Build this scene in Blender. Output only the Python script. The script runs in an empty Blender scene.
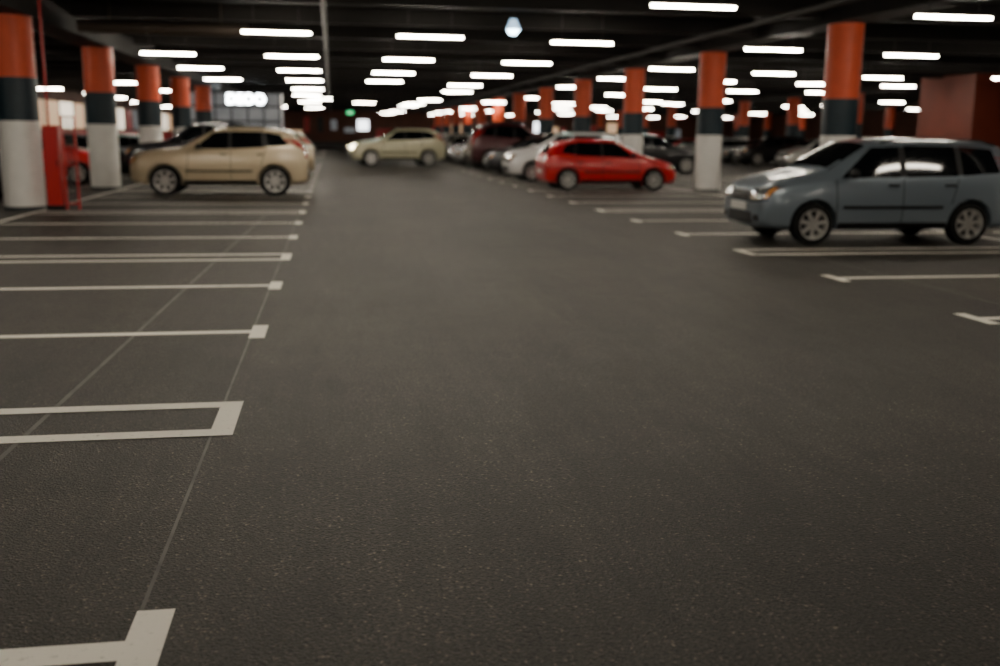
import bpy, bmesh, math, random
from mathutils import Vector, Matrix
from mathutils.bvhtree import BVHTree
random.seed(7)
S = bpy.context.scene
COL = S.collection

# ------------------------------------------------------------------ materials
def mat(name, col, rough=0.5, metal=0.0, coat=0.0, emis=None, estr=0.0, spec=0.5, noise=0.0, nscale=5.0):
    m = bpy.data.materials.new(name); m.use_nodes = True
    nt = m.node_tree; b = nt.nodes['Principled BSDF']
    b.inputs['Base Color'].default_value = (*col, 1)
    b.inputs['Roughness'].default_value = rough
    b.inputs['Metallic'].default_value = metal
    b.inputs['Coat Weight'].default_value = coat
    b.inputs['Coat Roughness'].default_value = 0.05
    b.inputs['Specular IOR Level'].default_value = spec
    if emis:
        b.inputs['Emission Color'].default_value = (*emis, 1)
        b.inputs['Emission Strength'].default_value = estr
    if noise > 0:
        tc = nt.nodes.new('ShaderNodeTexCoord'); n = nt.nodes.new('ShaderNodeTexNoise')
        n.inputs['Scale'].default_value = nscale; n.inputs['Detail'].default_value = 6
        r = nt.nodes.new('ShaderNodeValToRGB')
        r.color_ramp.elements[0].position = 0.3; r.color_ramp.elements[1].position = 0.7
        r.color_ramp.elements[0].color = (*[c*(1-noise) for c in col], 1)
        r.color_ramp.elements[1].color = (*[min(1, c*(1+noise)) for c in col], 1)
        nt.links.new(tc.outputs['Object'], n.inputs['Vector'])
        nt.links.new(n.outputs['Fac'], r.inputs['Fac'])
        nt.links.new(r.outputs['Color'], b.inputs['Base Color'])
    return m

def asphalt():
    m = bpy.data.materials.new('asphalt'); m.use_nodes = True
    nt = m.node_tree; L = nt.links; N = nt.nodes; b = N['Principled BSDF']
    tc = N.new('ShaderNodeTexCoord')
    def noise(scale, detail=4, rough=0.5, mp=None):
        n = N.new('ShaderNodeTexNoise'); n.inputs['Scale'].default_value = scale; n.inputs['Detail'].default_value = detail; n.inputs['Roughness'].default_value = rough
        if mp:
            q = N.new('ShaderNodeMapping'); q.inputs['Scale'].default_value = mp
            L.new(tc.outputs['Object'], q.inputs['Vector']); L.new(q.outputs['Vector'], n.inputs['Vector'])
        else: L.new(tc.outputs['Object'], n.inputs['Vector'])
        return n
    def ramp(src, p0, c0, p1, c1):
        r = N.new('ShaderNodeValToRGB'); e = r.color_ramp.elements
        e[0].position = p0; e[0].color = (*c0, 1); e[1].position = p1; e[1].color = (*c1, 1)
        L.new(src, r.inputs['Fac']); return r
    def mul(a, c):
        mx = N.new('ShaderNodeMix'); mx.data_type = 'RGBA'; mx.blend_type = 'MULTIPLY'; mx.inputs['Factor'].default_value = 1
        L.new(a, mx.inputs['A']); L.new(c, mx.inputs['B']); return mx.outputs['Result']
    big = noise(0.45, 5); st = noise(1.0, 3, .5, (1.2, 0.16, 1))
    fine = noise(58, 5, 0.8)
    scuff = noise(1.0, 6, .65, (9, 0.9, 1))
    blot = noise(2.6, 6, .6)
    vor = N.new('ShaderNodeTexVoronoi'); vor.inputs['Scale'].default_value = 100
    L.new(tc.outputs['Object'], vor.inputs['Vector'])
    add = N.new('ShaderNodeMath'); add.operation = 'ADD'
    L.new(big.outputs['Fac'], add.inputs[0]); L.new(st.outputs['Fac'], add.inputs[1])
    hf = N.new('ShaderNodeMath'); hf.operation = 'MULTIPLY'; hf.inputs[1].default_value = 0.5
    L.new(add.outputs[0], hf.inputs[0])
    c = ramp(hf.outputs[0], 0.36, (0.0178, 0.0155, 0.0132), 0.66, (0.037, 0.0325, 0.0278)).outputs['Color']
    c = mul(c, ramp(fine.outputs['Fac'], 0.39, (0.12, 0.12, 0.12), 0.63, (2.3, 2.27, 2.2)).outputs['Color'])
    c = mul(c, ramp(scuff.outputs['Fac'], 0.38, (0.84, 0.84, 0.84), 0.68, (1.2, 1.2, 1.18)).outputs['Color'])
    c = mul(c, ramp(blot.outputs['Fac'], 0.35, (0.84, 0.84, 0.84), 0.68, (1.16, 1.16, 1.16)).outputs['Color'])
    c = mul(c, ramp(vor.outputs['Color'], 0.80, (1, 1, 1), 0.93, (4.2, 4.0, 3.6)).outputs['Color'])
    L.new(c, b.inputs['Base Color'])
    b.inputs['Roughness'].default_value = 0.56
    b.inputs['Specular IOR Level'].default_value = 0.26
    bp = N.new('ShaderNodeBump'); bp.inputs['Strength'].default_value = 0.7; bp.inputs['Distance'].default_value = 0.007
    ad = N.new('ShaderNodeMath'); ad.operation = 'ADD'
    L.new(fine.outputs['Fac'], ad.inputs[0]); L.new(vor.outputs['Distance'], ad.inputs[1])
    L.new(ad.outputs[0], bp.inputs['Height']); L.new(bp.outputs['Normal'], b.inputs['Normal'])
    return m

def line_paint():
    m = bpy.data.materials.new('worn_line_paint'); m.use_nodes = True
    nt = m.node_tree; L = nt.links; N = nt.nodes; b = N['Principled BSDF']
    tc = N.new('ShaderNodeTexCoord')
    n = N.new('ShaderNodeTexNoise'); n.inputs['Scale'].default_value = 28; n.inputs['Detail'].default_value = 8; n.inputs['Roughness'].default_value = 0.7
    L.new(tc.outputs['Object'], n.inputs['Vector'])
    r = N.new('ShaderNodeValToRGB')
    r.color_ramp.elements[0].position = 0.28; r.color_ramp.elements[0].color = (0.40, 0.38, 0.34, 1)
    r.color_ramp.elements[1].position = 0.42; r.color_ramp.elements[1].color = (0.90, 0.86, 0.76, 1)
    L.new(n.outputs['Fac'], r.inputs['Fac']); L.new(r.outputs['Color'], b.inputs['Base Color'])
    b.inputs['Roughness'].default_value = 0.6
    return m

M_ASPH = asphalt(); M_LINE = line_paint()
M_SEAM = mat('faded_seam', (0.085, 0.076, 0.067), 0.55, noise=0.5, nscale=4)
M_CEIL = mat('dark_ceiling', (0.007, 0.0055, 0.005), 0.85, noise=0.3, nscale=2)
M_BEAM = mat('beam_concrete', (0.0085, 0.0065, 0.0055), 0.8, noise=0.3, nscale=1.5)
M_PIPE = mat('pipe_metal', (0.014, 0.012, 0.010), 0.6, metal=0.1)
M_DUCT = mat('duct_metal', (0.09, 0.07, 0.055), 0.45, metal=0.5)
M_ORANGE = mat('orange_paint', (0.66, 0.082, 0.022), 0.5, noise=0.08, nscale=3)
M_TEAL = mat('dark_teal_paint', (0.003, 0.018, 0.028), 0.5, noise=0.1, nscale=3)
M_WHITE = mat('white_column_paint', (0.84, 0.83, 0.80), 0.5, noise=0.05, nscale=4)
M_WALL = mat('wall_paint', (0.12, 0.042, 0.025), 0.7, noise=0.2, nscale=0.7)
M_TUBE = mat('fluorescent_tube', (1, 1, 1), 0.5, emis=(1.0, 0.90, 0.74), estr=108.0)
M_HOUS = mat('lamp_housing', (0.03, 0.027, 0.025), 0.5)
M_RUB = mat('tyre_rubber', (0.006, 0.006, 0.006), 0.8, spec=0.25)
M_RIM = mat('alloy_rim', (0.6, 0.59, 0.57), 0.3, metal=0.7)
M_DARK = mat('black_plastic', (0.006, 0.006, 0.007), 0.55, spec=0.35)
M_GLASS = mat('tinted_glass', (0.004, 0.005, 0.006), 0.05, spec=0.4)
M_LAMP = mat('headlamp_glass', (0.65, 0.67, 0.68), 0.10, metal=0.85, coat=1)
M_HLON = mat('headlamp_lit', (1, 1, 1), 0.2, emis=(1.0, 0.85, 0.55), estr=30)
M_TAIL = mat('taillamp_red', (0.40, 0.01, 0.01), 0.15, coat=1)
M_INDI = mat('indicator_amber', (0.6, 0.25, 0.06), 0.2, coat=1)
M_PLATE = mat('plate_white', (0.7, 0.7, 0.67), 0.4)
M_CHROME = mat('chrome', (0.7, 0.7, 0.7), 0.15, metal=1)
M_RED = mat('red_enamel', (0.50, 0.008, 0.008), 0.4)
M_MULL = mat('mullion', (0.03, 0.03, 0.03), 0.5)

# ------------------------------------------------------------------ helpers
def newobj(name, mesh, parent=None, loc=(0, 0, 0), rot=(0, 0, 0)):
    o = bpy.data.objects.new(name, mesh); COL.objects.link(o)
    o.location = loc; o.rotation_euler = rot
    if parent: o.parent = parent
    return o
def bm_to(name, bm, mats, parent=None, smooth=False, loc=(0, 0, 0)):
    me = bpy.data.meshes.new(name); bm.to_mesh(me); bm.free()
    for m in mats: me.materials.append(m)
    if smooth:
        for p in me.polygons: p.use_smooth = True
        me.set_sharp_from_angle(angle=math.radians(38))
    return newobj(name, me, parent, loc)
def box(bm, c, s, mi=0, rot=None):
    vs = []
    for dx in (-.5, .5):
        for dy in (-.5, .5):
            for dz in (-.5, .5):
                v = Vector((dx*s[0], dy*s[1], dz*s[2]))
                if rot is not None: v = rot @ v
                vs.append(bm.verts.new(v+Vector(c)))
    for f in ((0,1,3,2),(4,6,7,5),(0,4,5,1),(2,3,7,6),(0,2,6,4),(1,5,7,3)):
        fc = bm.faces.new([vs[i] for i in f]); fc.material_index = mi
def cyl(bm, p0, p1, r0, r1=None, n=24, mi=0, caps=True):
    r1 = r0 if r1 is None else r1
    p0, p1 = Vector(p0), Vector(p1); ax = (p1-p0).normalized()
    u = ax.orthogonal().normalized(); w = ax.cross(u)
    A, B = [], []
    for i in range(n):
        t = 2*math.pi*i/n; d = u*math.cos(t)+w*math.sin(t)
        A.append(bm.verts.new(p0+d*r0)); B.append(bm.verts.new(p1+d*r1))
    for i in range(n):
        j = (i+1) % n
        bm.faces.new((A[i], A[j], B[j], B[i])).material_index = mi
    if caps:
        bm.faces.new(A[::-1]).material_index = mi; bm.faces.new(B).material_index = mi
def empty(name, loc=(0, 0, 0), rotz=0):
    e = bpy.data.objects.new(name, None); COL.objects.link(e); e.location = loc; e.rotation_euler = (0, 0, rotz)
    e.empty_display_size = 0.2
    return e

# ------------------------------------------------------------------ room shell
X0, X1, Y0, Y1, ZC = -17.5, 52.0, -12.0, 125.0, 4.6
def slab(name, c, s, m):
    bm = bmesh.new(); box(bm, c, s); return bm_to(name, bm, [m])
slab('floor', ((X0+X1)/2, (Y0+Y1)/2, -0.1), (X1-X0, Y1-Y0, 0.2), M_ASPH)
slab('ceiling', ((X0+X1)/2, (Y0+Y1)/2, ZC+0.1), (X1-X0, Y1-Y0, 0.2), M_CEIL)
slab('wall_left', (X0-0.1, (Y0+Y1)/2, ZC/2), (0.2, Y1-Y0, ZC), M_WALL)
slab('wall_right', (X1+0.1, (Y0+Y1)/2, ZC/2), (0.2, Y1-Y0, ZC), M_WALL)
slab('wall_end', ((X0+X1)/2, Y1+0.1, ZC/2), (X1-X0, 0.2, ZC), M_WALL)
slab('wall_back', ((X0+X1)/2, Y0-0.1, ZC/2), (X1-X0, 0.2, ZC), M_WALL)
M_WORANGE = mat('orange_wall_paint', (0.19, 0.030, 0.013), 0.6, noise=0.1, nscale=1)
slab('wall_stair_core', (33.2, 40.6, 2.15), (14.0, 4.0, 4.3), M_WORANGE)

LCX, RCX, FCX = -6.3, 11.2, 28.5
CY0 = 21.3; CP = 7.9
bm = bmesh.new()
for x in (RCX, FCX, 44.0):
    box(bm, (x, (Y0+Y1)/2, 4.33), (0.7, Y1-Y0-0.2, 0.54))
box(bm, (LCX, (Y0+Y1)/2, 4.22), (0.8, Y1-Y0-0.2, 0.76))
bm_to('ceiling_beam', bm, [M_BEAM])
bm = bmesh.new()
y = -9.0
while y < Y1-1:
    box(bm, ((X0+X1)/2, y, 4.4), (X1-X0-0.2, 0.3, 0.38)); y += 3.85
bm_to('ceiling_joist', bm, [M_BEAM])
bm = bmesh.new()
for x, z, r in ((-0.1, 4.05, 0.055), (9.4, 4.1, 0.06)):
    cyl(bm, (x, Y0+0.3, z), (x, Y1-0.3, z), r, n=12)
bm_to('sprinkler_pipe', bm, [M_PIPE], smooth=True)
bm = bmesh.new()
cyl(bm, (-15, 24.2, 3.95), (-6.9, 24.2, 3.95), 0.2, n=20)
cyl(bm, (-5.7, 25.2, 3.95), (-1.9, 25.2, 3.95), 0.14, n=20)
for x in range(-15, -7, 2): cyl(bm, (x+.4, 24.2, 3.95), (x+.46, 24.2, 3.95), 0.215, n=20)
for x in (-13, -9): cyl(bm, (x, 24.2, 4.05), (x, 24.2, 4.6), 0.02, n=8)
for x in (-5, -2.5): cyl(bm, (x, 25.2, 4.05), (x, 25.2, 4.6), 0.02, n=8)
bm_to('ventilation_duct', bm, [M_DUCT], smooth=True)

# ------------------------------------------------------------------ columns
def column(x, y, zw, zt, r=0.375, top=4.06):
    bm = bmesh.new()
    cyl(bm, (0, 0, 0), (0, 0, zw), r, n=40, mi=0)
    cyl(bm, (0, 0, zw), (0, 0, zt), r, n=40, mi=1)
    cyl(bm, (0, 0, zt), (0, 0, top), r, n=40, mi=2)
    cyl(bm, (0, 0, 0.0), (0, 0, 0.06), r+0.012, n=40, mi=1)
    bm_to('painted_column', bm, [M_WHITE, M_TEAL, M_ORANGE], smooth=True, loc=(x, y, 0))
for k in range(-3, 12):
    yl = 22.2+7.7*k
    if yl < 56 or yl > 64: column(LCX, yl, 1.78, 2.64, r=0.40, top=3.84)
    yr = CY0+CP*k
    column(RCX, yr, 1.66, 2.46, r=0.385)
    if k >= 3: column(FCX, 21.6+7.7*k, 1.62, 2.42)
    if k >= 4: column(44.0, 21.6+7.7*k, 1.62, 2.42)

# ------------------------------------------------------------------ floor marks
bm = bmesh.new(); zl = 0.004; LW = 0.125
def rect(xa, xb, ya, yb, z=zl, mi=0):
    v = [bm.verts.new(p) for p in ((xa, ya, z), (xb, ya, z), (xb, yb, z), (xa, yb, z))]
    bm.faces.new(v).material_index = mi
def mark(xe, sgn, yc, u, ln=5.2, cap=True):
    def rx(a, b, ya, yb): rect(min(a, b), max(a, b), ya, yb)
    if u:
        for dy in (-0.35, 0.35-LW): rx(xe+sgn*LW, xe+sgn*ln, yc+dy, yc+dy+LW)
        rx(xe, xe+sgn*LW, yc-0.35, yc+0.35)
    else:
        rx(xe+sgn*LW, xe+sgn*ln, yc-LW/2, yc+LW/2)
        if cap: rx(xe, xe+sgn*LW, yc-0.27, yc+0.27)
for k in range(-4, 40):
    yc = (3.03 if k <= 0 else 3.12)+2.56*k
    if yc < Y1-3 and yc > Y0+1 and not (55 < yc < 66):
        mark(-0.56, -1, yc, k % 3 == 1)
        mark(-11.7, 1, yc, k % 3 == 1, 4.9)
for k in range(-6, 40):
    yc = 13.4+CP/3*k
    if yc < Y1-3 and yc > Y0+1:
        mark(5.70, 1, yc, k % 3 == 0)
        mark(16.7, -1, yc, k % 3 == 0)
        if yc > 45: mark(23.2, 1, yc, k % 3 == 0, 4.8)
rect(LCX+0.42, LCX+0.51, -8, 55, z=0.0035)
rect(RCX-0.51, RCX-0.42, -8, 120, z=0.0035)
bm_to('parking_line_marking', bm, [M_LINE])
bm = bmesh.new()
rect(-0.68, -0.665, -8, 100, z=0.002); rect(6.5, 6.52, -8, 100, z=0.002)
v = [bm.verts.new(p) for p in ((-1.87, -4, .002), (-1.84, -4, .002), (-1.27, 22, .002), (-1.30, 22, .002))]; bm.faces.new(v)
bm_to('floor_seam', bm, [M_SEAM])

# ------------------------------------------------------------------ ceiling lights
bm = bmesh.new()
def lamp(x, y, zz=3.8):
    box(bm, (x, y, zz), (1.5, 0.075, 0.04), 0)
    box(bm, (x, y, zz+0.05), (1.56, 0.15, 0.055), 1)
    for sx in (-0.5, 0.5): box(bm, (x+sx, y, zz+0.44), (0.02, 0.02, 0.72), 1)
for x, y in [(-8, -4), (10, -4), (-10, 3), (-1.1, 3.3), (6.2, 3.6), (11.5, 3.8), (-9.5, 10), (-4.5, 10.0), (-1.1, 10.2), (2.3, 10.4), (6.2, 10.6), (11.2, 10.8), (16, 11), (-10, 17), (-4.6, 16.6),  # last lamp of this line is unseen, added to brighten the first left column
             (-1.1, 16.2), (2.3, 16.3), (6.2, 17.2), (11.3, 17.5), (16.6, 18.0),
             (-1.17, 23.8), (2.3, 23.9), (6.02, 24.4), (11.15, 24.9), (15.4, 25.6), (21, 26.5), (-9.4, 28),  # last lamp of this line is out of view, added to light red_estate_car
             (-4.6, 31.0), (-1.1, 31.0), (2.35, 31.3), (6.05, 31.6), (11.2, 32.9), (15.3, 34.0), (20.0, 35.0), (24.5, 34), (-10.6, 36.8)]:
    lamp(x, y)
xs = [-14.5, -9.5, -4.5, -1.1, 2.3, 6.05, 11.1, 15.4, 19.8, 23.8, 32.5, 37.5, 42.5]
row = 0; y = 38.0
while y < Y1-4:
    for x in xs:
        jy = 0.10*x+random.uniform(-1.0, 1.0)*(row > 0); jx = random.uniform(-.5, .5)*(row > 1)
        if y+jy > Y1-2: continue
        if x < -6 and row < 2: continue
        if 24.6 < x < 41 and y+jy < 43.8: continue
        p = 0.0 if row < 2 else (0.55 if abs(x-.6) < 2.2 else 0.3)
        if random.random() < p: continue
        lamp(x+jx, y+jy, 3.8+random.uniform(-.12, .06)*(row > 1))
    y += 7.2 if row < 5 else 9.5; row += 1
bm_to('fluorescent_ceiling_light', bm, [M_TUBE, M_HOUS])

e = empty('hanging_spot_lamp', (3.9, 22.0, 3.92))
bm = bmesh.new(); cyl(bm, (0, 0, -0.1), (0, 0, 0.12), 0.16, 0.07, n=24, mi=0); cyl(bm, (0, 0, 0.12), (0, 0, 0.68), 0.015, n=8, mi=1)
bm_to('shade', bm, [mat('frosted_shade', (.5, .6, .7), emis=(0.5, 0.75, 1.0), estr=1.5), M_HOUS], e, True)
bm = bmesh.new(); cyl(bm, (0, 0, -0.20), (0, 0, -0.1), 0.07, 0.14, n=24)
bm_to('bulb', bm, [mat('blue_lamp', (1, 1, 1), emis=(0.6, 0.85, 1.0), estr=20)], e, True)

# ------------------------------------------------------------------ cars
TYPES = {}
TYPES['mpv'] = dict(W=0.86, wf=0.80, wr=3.285, R=0.305,
  st=[(0.00,.32,.62,.70,.54,.60,.56,.44),(0.05,.22,.72,.82,.73,.77,.71,.56),(0.26,.20,.82,.93,.81,.84,.78,.63),
      (0.70,.20,.90,1.02,.83,.86,.80,.66),(0.92,.20,.925,1.06,.83,.865,.82,.67),(0.98,.20,.93,1.10,.83,.865,.82,.67),
      (1.58,.20,.945,1.47,.83,.87,.83,.62),(1.72,.20,.95,1.53,.83,.87,.83,.62),(2.50,.20,.965,1.575,.83,.87,.83,.62),(3.35,.20,.985,1.56,.83,.87,.83,.61),
      (3.80,.21,1.0,1.51,.83,.865,.82,.60),(3.88,.21,1.0,1.46,.83,.865,.82,.60),(3.96,.23,.98,1.08,.82,.85,.81,.64),(4.01,.26,.90,.96,.78,.81,.77,.62),(4.03,.3,.82,.88,.68,.72,.66,.52)],
  side=[[(1.20,.97),(2.12,.98),(2.12,1.42),(1.70,1.40)],[(2.22,.98),(3.04,1.00),(3.02,1.43),(2.22,1.43)],[(3.13,1.01),(3.74,1.05),(3.64,1.39),(3.11,1.43)]],
  ws=[(1.03,.70),(1.63,.59)], rg=[(.60,1.10),(.52,1.41)],
  seams=[(1.12,.94,1.14,.35),(2.17,.96,2.17,.32),(3.05,.97,2.95,.60)], hl=(.36,.74,.62,.82), tl=(.66,.82,.80,1.34), rails=True, hz=.87)
TYPES['hatch'] = dict(W=0.875, wf=0.78, wr=3.36, R=0.31,
  st=[(0.00,.30,.58,.63,.50,.55,.50,.40),(0.07,.20,.66,.74,.70,.75,.68,.5),(0.40,.18,.77,.88,.81,.84,.77,.6),
      (0.90,.18,.87,.98,.84,.875,.81,.65),(1.04,.18,.89,1.01,.84,.88,.82,.66),(1.12,.18,.895,1.05,.84,.88,.82,.66),
      (1.82,.18,.93,1.42,.84,.88,.82,.59),(2.00,.18,.935,1.475,.84,.88,.82,.59),(2.50,.18,.95,1.50,.84,.88,.82,.59),(3.15,.18,.97,1.475,.84,.88,.82,.57),
      (3.66,.19,1.0,1.38,.83,.87,.81,.54),(3.78,.20,1.0,1.29,.82,.865,.80,.54),(3.95,.22,.97,1.05,.79,.83,.76,.56),(4.01,.28,.87,.92,.72,.76,.70,.5),(4.03,.34,.80,.84,.62,.66,.6,.42)],
  side=[[(1.36,.94),(2.30,.96),(2.30,1.37),(1.90,1.35)],[(2.38,.96),(3.12,.99),(3.06,1.37),(2.38,1.37)],[(3.20,1.01),(3.54,1.06),(3.40,1.29),(3.15,1.35)]],
  ws=[(1.18,.65),(1.88,.54)], rg=[(.55,1.06),(.47,1.31)],
  seams=[(1.24,.93,1.24,.33),(2.34,.93,2.34,.30),(3.14,.97,3.0,.62)], hl=(.36,.74,.55,.70), tl=(.60,.79,.80,1.06), rails=False, hz=.80)
TYPES['suv'] = dict(W=0.915, wf=0.87, wr=3.53, R=0.375,
  st=[(0.00,.42,.76,.82,.60,.66,.62,.52),(0.06,.30,.88,.97,.79,.83,.77,.6),(0.36,.27,.99,1.09,.87,.90,.84,.69),
      (1.05,.26,1.05,1.16,.88,.915,.87,.71),(1.30,.26,1.07,1.19,.88,.92,.87,.71),(1.37,.26,1.075,1.23,.88,.92,.87,.71),
      (1.98,.26,1.09,1.62,.88,.92,.87,.65),(2.14,.26,1.10,1.68,.88,.92,.87,.65),(2.66,.26,1.12,1.73,.88,.92,.87,.65),(3.35,.26,1.15,1.71,.88,.92,.87,.64),
      (3.92,.27,1.18,1.63,.88,.91,.86,.61),(4.03,.27,1.18,1.55,.88,.91,.86,.61),(4.24,.30,1.15,1.23,.86,.89,.84,.66),(4.33,.34,1.04,1.12,.82,.86,.80,.62),(4.36,.42,.92,.99,.72,.78,.72,.56)],
  side=[[(1.58,1.14),(2.42,1.15),(2.42,1.57),(2.07,1.54)],[(2.51,1.15),(3.28,1.19),(3.22,1.57),(2.51,1.57)],[(3.38,1.20),(3.88,1.25),(3.68,1.50),(3.32,1.56)]],
  ws=[(1.44,.70),(2.04,.60)], rg=[(.62,1.23),(.54,1.51)],
  seams=[(1.46,1.10,1.40,.42),(2.465,1.12,2.465,.40),(3.32,1.14,3.2,.74)], hl=(.44,.79,.74,.93), tl=(.66,.85,.92,1.40), rails=True, hz=1.02)

def make_wheel(R):
    bm = bmesh.new(); n = 40
    prof = [(R*.66, -.085), (R*.72, -.105), (R*.93, -.105), (R*.99, -.085), (R, -.05), (R, .05), (R*.99, .085), (R*.93, .1), (R*.66, .09)]
    rings = []
    for r, yy in prof:
        rings.append([bm.verts.new((r*math.cos(2*math.pi*i/n), yy, r*math.sin(2*math.pi*i/n))) for i in range(n)])
    for a, b in zip(rings, rings[1:]):
        for i in range(n): bm.faces.new((a[i], a[(i+1) % n], b[(i+1) % n], b[i])).material_index = 0
    prof = [(R*.72, -.108), (R*.66, -.105), (R*.61, -.06), (R*.60, .0)]
    rings = []
    for r, yy in prof:
        rings.append([bm.verts.new((r*math.cos(2*math.pi*i/n), yy, r*math.sin(2*math.pi*i/n))) for i in range(n)])
    for a, b in zip(rings, rings[1:]):
        for i in range(n): bm.faces.new((a[i], a[(i+1) % n], b[(i+1) % n], b[i])).material_index = 1
    cyl(bm, (0, -.02, 0), (0, .05, 0), R*.62, n=n, mi=2)
    cyl(bm, (0, -.10, 0), (0, -.02, 0), R*.13, R*.17, n=20, mi=1)
    for k in range(7):
        t = 2*math.pi*k/7+.2
        rot = Matrix.Rotation(-t, 3, 'Y')
        c = rot @ Vector((R*.37, -.075, 0))
        box(bm, c, (R*.54, .03, R*.19), 1, rot)
    me = bpy.data.meshes.new('wheel'); bmesh.ops.recalc_face_normals(bm, faces=bm.faces); bm.to_mesh(me); bm.free()
    for m in (M_RUB, M_RIM, M_DARK): me.materials.append(m)
    for p in me.polygons: p.use_smooth = True
    me.set_sharp_from_angle(angle=math.radians(35))
    return me
WH = {}
PAINT = {}
def paint(col, metal=0.35):
    key = (col, metal)
    if key not in PAINT: PAINT[key] = mat('car_paint', col, 0.32, metal=metal, coat=0.6)
    return PAINT[key]

BODY = {}
def body_mesh(T):
    if T in BODY: return BODY[T]
    sp = TYPES[T]; bm = bmesh.new(); cr = bm.edges.layers.float.new('crease_edge')
    rows = []
    for (x, zb, zs, zt, ws, wm, wb, wr) in sp['st']:
        h = zs-zb; g = zt-zs
        half = [(0, zb), (ws*.86, zb), (ws, zb+.07), (wm, zb+h*.42), (wm*.995, zb+h*.74), (wb, zs), (wb+(wr-wb)*.80, zs+g*.80), (wr*.86, zs+g*.97), (0, zt)]
        rr = [bm.verts.new((x, -y, z)) for y, z in half]
        ll = [rr[0]]+[bm.verts.new((x, y, z)) for y, z in half[1:-1]]+[rr[-1]]
        rows.append((rr, ll))
    for (r0, l0), (r1, l1) in zip(rows, rows[1:]):
        for i in range(8):
            bm.faces.new((r0[i], r1[i], r1[i+1], r0[i+1]))
            bm.faces.new((l0[i], l0[i+1], l1[i+1], l1[i]))
    for (r, l), fl in ((rows[0], False), (rows[-1], True)):
        for i in range(8):
            q = [r[i], r[i+1], l[i+1], l[i]]
            u = []
            for v in q:
                if v not in u: u.append(v)
            if fl: u = u[::-1]
            bm.faces.new(u)
    for (r0, l0), (r1, l1) in zip(rows, rows[1:]):
        for s0, s1 in ((r0, r1), (l0, l1)):
            for idx, c in ((5, .55), (6, .35), (2, .4)):
                ed = bm.edges.get((s0[idx], s1[idx]))
                if ed: ed[cr] = c
    bmesh.ops.recalc_face_normals(bm, faces=bm.faces)
    me = bpy.data.meshes.new('b0'); bm.to_mesh(me); bm.free()
    me.materials.append(M_DARK); me.materials.append(M_DARK)
    o = newobj('tmp_body', me); m = o.modifiers.new('s', 'SUBSURF'); m.levels = 2; m.render_levels = 2
    bpy.context.view_layer.update(); dg = bpy.context.evaluated_depsgraph_get()
    me2 = bpy.data.meshes.new_from_object(o.evaluated_get(dg))
    bvh = BVHTree.FromPolygons([v.co[:] for v in me2.vertices], [p.vertices[:] for p in me2.polygons])
    bpy.data.objects.remove(o)
    o = newobj('tmp_body', me2)
    bm = bmesh.new()
    for wx in (sp['wf'], sp['wr']):
        for s in (-1, 1):
            cyl(bm, (wx, s*(sp['W']-.30), sp['R']+.01), (wx, s*(sp['W']+.3), sp['R']+.01), sp['R']+.055, n=48, mi=1)
    bmesh.ops.recalc_face_normals(bm, faces=bm.faces)
    cm = bpy.data.meshes.new('cut'); bm.to_mesh(cm); bm.free()
    cm.materials.append(M_DARK); cm.materials.append(M_DARK)
    c = newobj('tmp_cut', cm)
    b = o.modifiers.new('b', 'BOOLEAN'); b.operation = 'DIFFERENCE'; b.object = c; b.solver = 'EXACT'
    bpy.context.view_layer.update(); dg = bpy.context.evaluated_depsgraph_get()
    me3 = bpy.data.meshes.new_from_object(o.evaluated_get(dg))
    bpy.data.objects.remove(o); bpy.data.objects.remove(c)
    for p in me3.polygons: p.use_smooth = True
    me3.set_sharp_from_angle(angle=math.radians(40))
    BODY[T] = (me3, bvh)
    return BODY[T]

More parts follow.
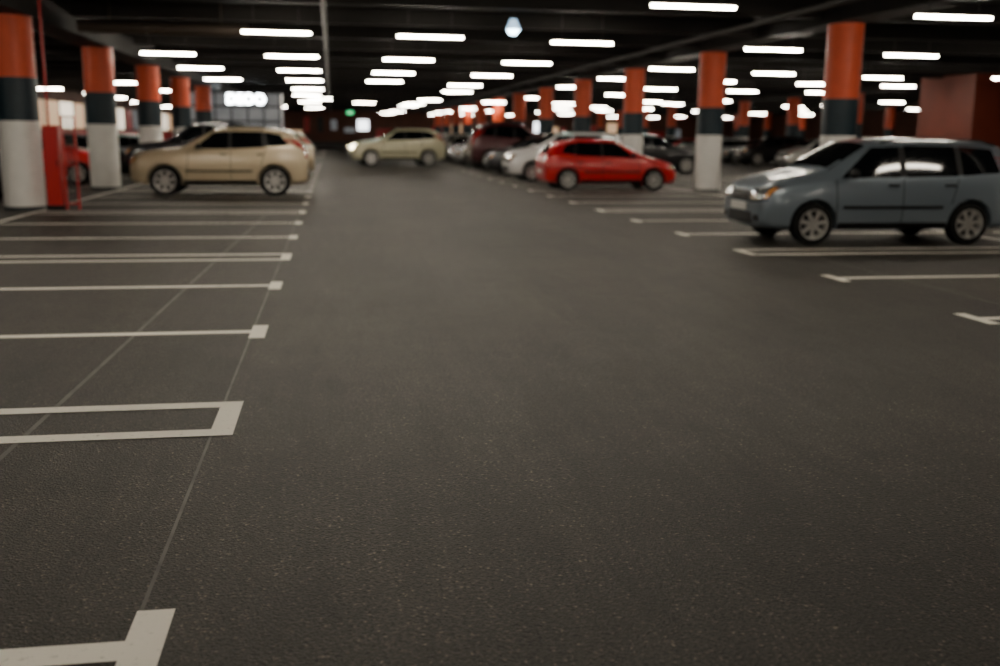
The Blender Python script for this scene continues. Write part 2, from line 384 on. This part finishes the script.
def patch(bm, bvh, c, d, mi, n=8, m=None, off=.006):
    m = m or n; d = Vector(d).normalized(); g = []
    for i in range(n+1):
        r = []
        for j in range(m+1):
            u, v = i/n, j/m
            p = (1-u)*(1-v)*c[0]+u*(1-v)*c[1]+u*v*c[2]+(1-u)*v*c[3]
            h, nn, _, _ = bvh.ray_cast(p, d, 10)
            if h is None: r.append(None); continue
            if nn.dot(d) > 0: nn = -nn
            r.append(bm.verts.new(h+nn*off))
        g.append(r)
    for i in range(n):
        for j in range(m):
            q = [g[i][j], g[i+1][j], g[i+1][j+1], g[i][j+1]]
            if all(q): bm.faces.new(q).material_index = mi
PART = {}
def car(name, T, col, loc, rotz=0, metal=0.35, scale=(1, 1, 1), lit=False, spare=False):
    sp = TYPES[T]; me, bvh = body_mesh(T)
    e = empty(name, loc, rotz)
    L = sp['st'][-1][0]
    def off(o): o.location = (-L/2, 0, 0); return o
    e.scale = scale
    b = me.copy(); b.materials.clear(); b.materials.append(paint(col, metal)); b.materials.append(M_DARK)
    off(newobj('body', b, e))
    key = (T, lit)
    if key not in PART:
        V = Vector; W = sp['W']
        bm = bmesh.new()
        for s in (-1, 1):
            for q in sp['side']:
                patch(bm, bvh, [V((x, s*3, z)) for x, z in q], (0, -s, 0), 0, 10)
        (xa, ya), (xb, yb) = sp['ws']
        patch(bm, bvh, [V((xa, -ya, 4)), V((xa, ya, 4)), V((xb, yb, 4)), V((xb, -yb, 4))], (0, 0, -1), 0, 12)
        (ya, za), (yb, zb) = sp['rg']
        patch(bm, bvh, [V((9, -ya, za)), V((9, ya, za)), V((9, yb, zb)), V((9, -yb, zb))], (-1, 0, 0), 0, 12)
        gm = bpy.data.meshes.new('windows'); bm.to_mesh(gm); bm.free(); gm.materials.append(M_GLASS)
        for p in gm.polygons: p.use_smooth = True
        bm = bmesh.new()
        zb0 = sp['st'][3][1]
        for s in (-1, 1):
            for (x1, z1, x2, z2) in sp['seams']:
                patch(bm, bvh, [V((x1-.007, s*3, z1)), V((x1+.007, s*3, z1)), V((x2+.007, s*3, z2)), V((x2-.007, s*3, z2))], (0, -s, 0), 0, 1, 12, .003)
            xa, xb = sp['wf']+sp['R']+.07, sp['wr']-sp['R']-.07
            patch(bm, bvh, [V((xa, s*3, zb0+.05)), V((xb, s*3, zb0+.05)), V((xb, s*3, zb0+.13)), V((xa, s*3, zb0+.13))], (0, -s, 0), 0, 12, 2, .006)
            zm = zb0+.33
            patch(bm, bvh, [V((xa+.05, s*3, zm)), V((xb-.1, s*3, zm)), V((xb-.1, s*3, zm+.045)), V((xa+.05, s*3, zm+.045))], (0, -s, 0), 0, 12, 1, .012)
            for qa, qb in zip(sp['side'], sp['side'][1:]):
                patch(bm, bvh, [V((qa[1][0]-.01, s*3, qa[1][1]+.01)), V((qb[0][0]+.01, s*3, qb[0][1]+.01)), V((qb[3][0]+.01, s*3, qb[3][1]-.01)), V((qa[2][0]-.01, s*3, qa[2][1]-.01))], (0, -s, 0), 0, 2, 8, .004)
            for hx in (sp['seams'][1][0]-.16, sp['seams'][2][0]-.14):
                h, nn, _, _ = bvh.ray_cast(V((hx, s*3, sp['hz'])), V((0, -s, 0)))
                box(bm, h+V((0, s*.015, 0)), (.16, .035, .03), 0)
            mx = sp['ws'][0][0]+.28; mz = sp['side'][0][0][1]+.07
            bmesh.ops.create_uvsphere(bm, u_segments=14, v_segments=8, radius=1, matrix=Matrix.Translation((mx, s*(W+.10), mz)) @ Matrix.Diagonal((.07, .11, .075, 1)))
            box(bm, (mx+.02, s*(W-.02), mz-.04), (.06, .16, .03), 0)
            y0, y1, z0, z1 = sp['hl']
            patch(bm, bvh, [V((-3, s*(y0-.02), z0-.02)), V((-3, s*(y1+.015), z0+.01)), V((-3, s*(y1+.015), z1+.035)), V((-3, s*(y0-.02), z1-.025))], (1, 0, 0), 0, 8, off=.003)
            patch(bm, bvh, [V((-3, s*y0, z0)), V((-3, s*y1, z0+.03)), V((-3, s*y1, z1+.02)), V((-3, s*y0, z1-.04))], (1, 0, 0), 1, 8, off=.007)
            patch(bm, bvh, [V((-3, s*(y1-.03), z0+.05)), V((-3, s*(y1+.01), z0+.06)), V((-3, s*(y1+.01), z1)), V((-3, s*(y1-.03), z1+.0))], (1, 0, 0), 5, 3, off=.010)
            patch(bm, bvh, [V((-3, s*(y0+.12), zb0+.14)), V((-3, s*(y0+.28), zb0+.14)), V((-3, s*(y0+.28), zb0+.23)), V((-3, s*(y0+.12), zb0+.23))], (1, 0, 0), 0, 4)
            y0, y1, z0, z1 = sp['tl']
            patch(bm, bvh, [V((9, s*y0, z0)), V((9, s*y1, z0)), V((9, s*(y1-.06), z1)), V((9, s*(y0+.02), z1))], (-1, 0, 0), 2, 8)
            if sp['rails']:
                xr0, xr1 = sp['ws'][1][0]+.25, sp['st'][10][0]-.05; pts = []
                for i in range(9):
                    xx = xr0+(xr1-xr0)*i/8; yy = s*(sp['ws'][1][1]+.0)
                    h = bvh.ray_cast(V((xx, yy, 4)), V((0, 0, -1)))[0]
                    pts.append(h+V((0, 0, .045 if 0 < i < 8 else .01)))
                for a, c2 in zip(pts, pts[1:]): cyl(bm, a, c2, .016, n=8, mi=0)
        hy0, hy1, hz0, hz1 = sp['hl']
        patch(bm, bvh, [V((-3, -hy0+.05, hz0)), V((-3, hy0-.05, hz0)), V((-3, hy0-.03, hz1-.05)), V((-3, -hy0+.03, hz1-.05))], (1, 0, 0), 0, 8)
        patch(bm, bvh, [V((-3, -hy0+.06, hz0+.05)), V((-3, hy0-.06, hz0+.05)), V((-3, hy0-.06, hz0+.075)), V((-3, -hy0+.06, hz0+.075))], (1, 0, 0), 4, 8, 1, .014)
        patch(bm, bvh, [V((-3, -.46, zb0+.10)), V((-3, .46, zb0+.10)), V((-3, .42, zb0+.26)), V((-3, -.42, zb0+.26))], (1, 0, 0), 0, 8)
        box(bm, (-.02, 0, hz0-.08), (.03, .52, .11), 3)
        box(bm, (L+.012, 0, zb0+.35), (.03, .52, .11), 3)
        tm = bpy.data.meshes.new('trim'); bm.to_mesh(tm); bm.free()
        for m in (M_DARK, M_HLON if lit else M_LAMP, M_TAIL, M_PLATE, M_CHROME, M_INDI): tm.materials.append(m)
        PART[key] = (gm, tm)
    gm, tm = PART[key]
    off(newobj('windows', gm, e)); off(newobj('trim', tm, e))
    if spare:
        bm = bmesh.new()
        cyl(bm, (L/2-.04, 0, .92), (L/2+.10, 0, .92), .33, n=40); cyl(bm, (L/2+.10, 0, .92), (L/2+.14, 0, .92), .33, .27, n=40)
        bm_to('spare_wheel_cover', bm, [paint(col, metal)], e, True)
    if T not in WH: WH[T] = make_wheel(sp['R'])
    for i, (wx, s) in enumerate(((sp['wf'], -1), (sp['wf'], 1), (sp['wr'], -1), (sp['wr'], 1))):
        newobj('wheel_%d' % (i+1), WH[T], e, (wx-L/2, s*(sp['W']-.125), sp['R']), (0, 0, 0 if s < 0 else math.pi))
    return e
PI = math.pi
RC = lambda k: 13.4+CP/3*k+CP/6
car('compact_mpv_car', 'mpv', (0.175, 0.215, 0.255), (8.43, 15.05, 0), scale=(1.04, 1.04, 1.045))
car('crossover_suv_car', 'suv', (0.60, 0.49, 0.33), (-2.83, 27.35, 0), spare=True, scale=(1.02, 1, 1.03), metal=0.2)
car('red_hatchback_car', 'hatch', (0.55, 0.005, 0.008), (8.3, RC(6)-.3, 0), PI, metal=0.05, scale=(1.03,)*3)
car('pale_suv_car', 'suv', (0.56, 0.54, 0.37), (3.25, 52.0, 0), 0.12, scale=(1.1, 1, 1.12), lit=True, metal=.1)
car('white_hatchback_car', 'mpv', (0.65, 0.65, 0.65), (8.2, RC(8), 0), 0, metal=0.0, scale=(1.05, 1.05, 1.13))
car('dark_estate_car', 'mpv', (0.02, 0.02, 0.023), (8.2, RC(10), 0), 0)
car('maroon_van', 'suv', (0.06, 0.010, 0.014), (8.5, RC(12), 0), PI, scale=(1.05, 1, 1.27))
car('dark_suv_car', 'suv', (0.02, 0.022, 0.024), (8.5, RC(13)+.2, 0))
car('silver_estate_car', 'hatch', (0.3, 0.3, 0.3), (8.4, RC(15), 0))
car('grey_hatchback_car', 'mpv', (0.08, 0.08, 0.08), (8.5, RC(16), 0))
car('black_hatchback_car', 'hatch', (0.015, 0.015, 0.015), (8.5, RC(18), 0))
car('beige_hatchback_car', 'mpv', (0.2, 0.185, 0.15), (8.5, RC(20), 0))
car('white_suv_car', 'suv', (0.5, 0.5, 0.48), (8.5, RC(22), 0))
car('black_suv_car', 'suv', (0.010, 0.010, 0.012), (14.1, RC(11), 0), PI)
car('graphite_estate_car', 'mpv', (0.04, 0.042, 0.045), (14.2, RC(12), 0), PI)
car('silver_hatchback_car', 'hatch', (0.32, 0.32, 0.32), (14.3, RC(14), 0), PI)
car('navy_hatchback_car', 'hatch', (0.02, 0.03, 0.06), (14.3, RC(16), 0), PI)
car('blue_hatchback_car', 'hatch', (0.035, 0.055, 0.09), (14.3, RC(18), 0), PI)
car('grey_estate_car', 'mpv', (0.1, 0.1, 0.1), (14.3, RC(20), 0), PI)
car('white_estate_car', 'mpv', (0.5, 0.5, 0.48), (25.9, RC(14), 0))
car('black_estate_car', 'suv', (0.012, 0.012, 0.014), (25.8, RC(16), 0))
car('black_sedan_car', 'hatch', (0.012, 0.012, 0.014), (25.6, RC(17), 0), 0, scale=(1.08, 1, 1))
car('silver_city_car', 'mpv', (0.35, 0.35, 0.35), (25.6, RC(19), 0))
car('grey_suv_car', 'suv', (0.06, 0.06, 0.065), (25.6, RC(20), 0))
car('red_city_car', 'hatch', (0.4, 0.01, 0.01), (25.6, RC(22), 0))
car('dark_city_car', 'mpv', (0.02, 0.02, 0.02), (25.6, RC(24), 0))
car('silver_suv_car', 'suv', (0.3, 0.3, 0.3), (31.4, RC(15), 0), PI)
car('red_estate_car', 'hatch', (0.60, 0.006, 0.008), (-8.85, 33.2, 0), PI, metal=0.0, scale=(1, 1, 1.08))
car('charcoal_suv_car', 'suv', (0.015, 0.015, 0.019), (-9.2, 24.9, 0), PI)
car('charcoal_estate_car', 'suv', (0.015, 0.016, 0.020), (-4.4, 35.2, 0), 0, scale=(1.03, 1, 1.12))
car('beige_suv_car', 'suv', (0.32, 0.27, 0.19), (-2.9, 41.4, 0), 0)
car('white_city_car', 'mpv', (0.45, 0.45, 0.42), (-3.0, 49.0, 0))
car('grey_city_car', 'hatch', (0.14, 0.14, 0.14), (-9.3, 44.5, 0))
car('black_city_car', 'hatch', (0.014, 0.014, 0.014), (-9.3, 40.8, 0), PI)

# ------------------------------------------------------------------ red fire cabinet + riser
e = empty('fire_hose_cabinet', (-5.60, 21.9, 0))
bm = bmesh.new()
box(bm, (0, 0, 0.9), (0.28, 0.3, 1.6), 0); box(bm, (0, -0.155, 0.95), (0.22, 0.012, 1.35), 0); box(bm, (0, 0, .05), (.32, .34, .1), 1)
box(bm, (0.1, -0.17, 0.95), (0.02, 0.03, 0.12), 1)
bm_to('cabinet', bm, [M_RED, M_DARK], e)
bm = bmesh.new()
for dx in (0.20, 0.44): box(bm, (dx, 0, 0.95), (0.035, 0.05, 1.9), 0)
for z in (0.12, 0.9, 1.88): box(bm, (0.32, 0, z), (0.24, 0.03, 0.03), 0)
for dx in (0.27, .32, .37): box(bm, (dx, 0, 1.0), (0.014, 0.012, 1.75), 1)
bm_to('guard_rail', bm, [M_RED, M_DARK], e)
bm = bmesh.new(); cyl(bm, (-0.08, .1, 1.7), (-0.08, .1, 4.2), 0.025, n=12)
bm_to('riser_pipe', bm, [M_RED], e, True)

# ------------------------------------------------------------------ shop entrance vestibule with lit sign
M_INT = mat('lit_interior', (0.3, 0.3, 0.3), emis=(0.75, 0.8, 0.85), estr=0.12, noise=0.3, nscale=1)
M_INTW = mat('lit_interior_warm', (0.4, 0.3, 0.22), emis=(1.0, 0.62, 0.35), estr=0.7)
M_SIGN = mat('sign_white', (1, 1, 1), emis=(0.9, 0.97, 1.0), estr=34)
e = empty('shop_entrance', (-5.4, 58.0, 0))
bm = bmesh.new()
box(bm, (0, 2.0, 1.9), (5.2, 3.8, 3.8), 0)
for i in range(7): box(bm, (-2.6+0.866*i, 0.05, 1.9), (0.09, 0.12, 3.8), 1)
for z in (0.06, 2.2, 3.0, 3.75): box(bm, (0, 0.05, z), (5.2, 0.13, 0.12), 1)
bm_to('glazing', bm, [M_INT, M_MULL], e)
bm = bmesh.new(); box(bm, (0.8, -0.06, 3.4), (2.3, 0.12, 0.8), 0); bm_to('sign_board', bm, [M_MULL], e)
tc = bpy.data.curves.new('lit_sign', 'FONT'); tc.body = 'DEOO'; tc.size = 0.72; tc.extrude = 0.03; tc.align_x = 'CENTER'; tc.offset = 0.02
tc.materials.append(M_SIGN); to = newobj('lit_sign', tc, e, (0.8, -0.15, 3.15), (PI/2, 0, 0))

e = empty('lit_storefront', (X0+0.02, 0, 0))
bm = bmesh.new(); y = 44
while y < 120:
    w = random.choice([2.2, 3.0, 3.8]); mi = random.choice([0, 1, 2, 3])
    box(bm, (0.05, y+w/2, 2.6), (0.06, w-0.2, 1.7), mi)
    box(bm, (0.07, y, 1.8), (0.1, 0.14, 3.6), 4)
    y += w
box(bm, (0.09, 82, 0.8), (0.14, 76, 1.6), 2)
bm_to('panes', bm, [M_INTW, M_INT, M_RED, mat('shop_window_bright', (1, 1, 1), emis=(1, .85, .65), estr=1.6), M_MULL], e)
e = empty('lit_shopfront', (0, Y1-0.05, 0))
bm = bmesh.new(); x = -14
while x < 44:
    w = random.choice([1.0, 1.6, 2.4])
    box(bm, (x+w/2, 0, random.choice([1.6, 2.0, 2.6])), (w-0.3, 0.06, random.choice([0.6, 1.2, 1.8])), random.choice([0, 1, 2, 3, 4, 4]))
    x += w+random.choice([0, 0.6])
box(bm, (15, 0.02, 0.3), (60, 0.05, 0.6), 4)
bm_to('panes', bm, [M_INTW, M_INT, M_RED, mat('shop_window_white', (1, 1, 1), emis=(.9, .95, 1), estr=5), M_MULL], e)
bm = bmesh.new(); box(bm, (0, 0, 0), (0.4, 0.1, 0.2), 0); box(bm, (0, 0, 0.9), (0.03, 0.03, 1.6), 1)
bm_to('exit_sign', bm, [mat('exit_green', (0, .3, .1), emis=(0.1, 1.0, 0.35), estr=1.5), M_MULL], loc=(1.2, 66, 2.9))

# ------------------------------------------------------------------ world / camera
w = bpy.data.worlds.new('w'); S.world = w; w.use_nodes = True
w.node_tree.nodes['Background'].inputs[0].default_value = (0.02, 0.018, 0.016, 1)
w.node_tree.nodes['Background'].inputs[1].default_value = 1.0
cd = bpy.data.cameras.new('camera'); co = bpy.data.objects.new('camera', cd); COL.objects.link(co)
co.location = (0, 0, 1.6)
R = Matrix.Rotation(math.radians(-9.50), 4, 'Z') @ Matrix.Rotation(math.radians(90-11.20), 4, 'X') @ Matrix.Rotation(math.radians(0.6), 4, 'Z')
co.rotation_euler = R.to_euler()
cd.lens = 36; cd.sensor_width = 36; cd.clip_end = 400
cd.dof.use_dof = True; cd.dof.focus_distance = 4.4; cd.dof.aperture_fstop = 1.35
S.camera = co
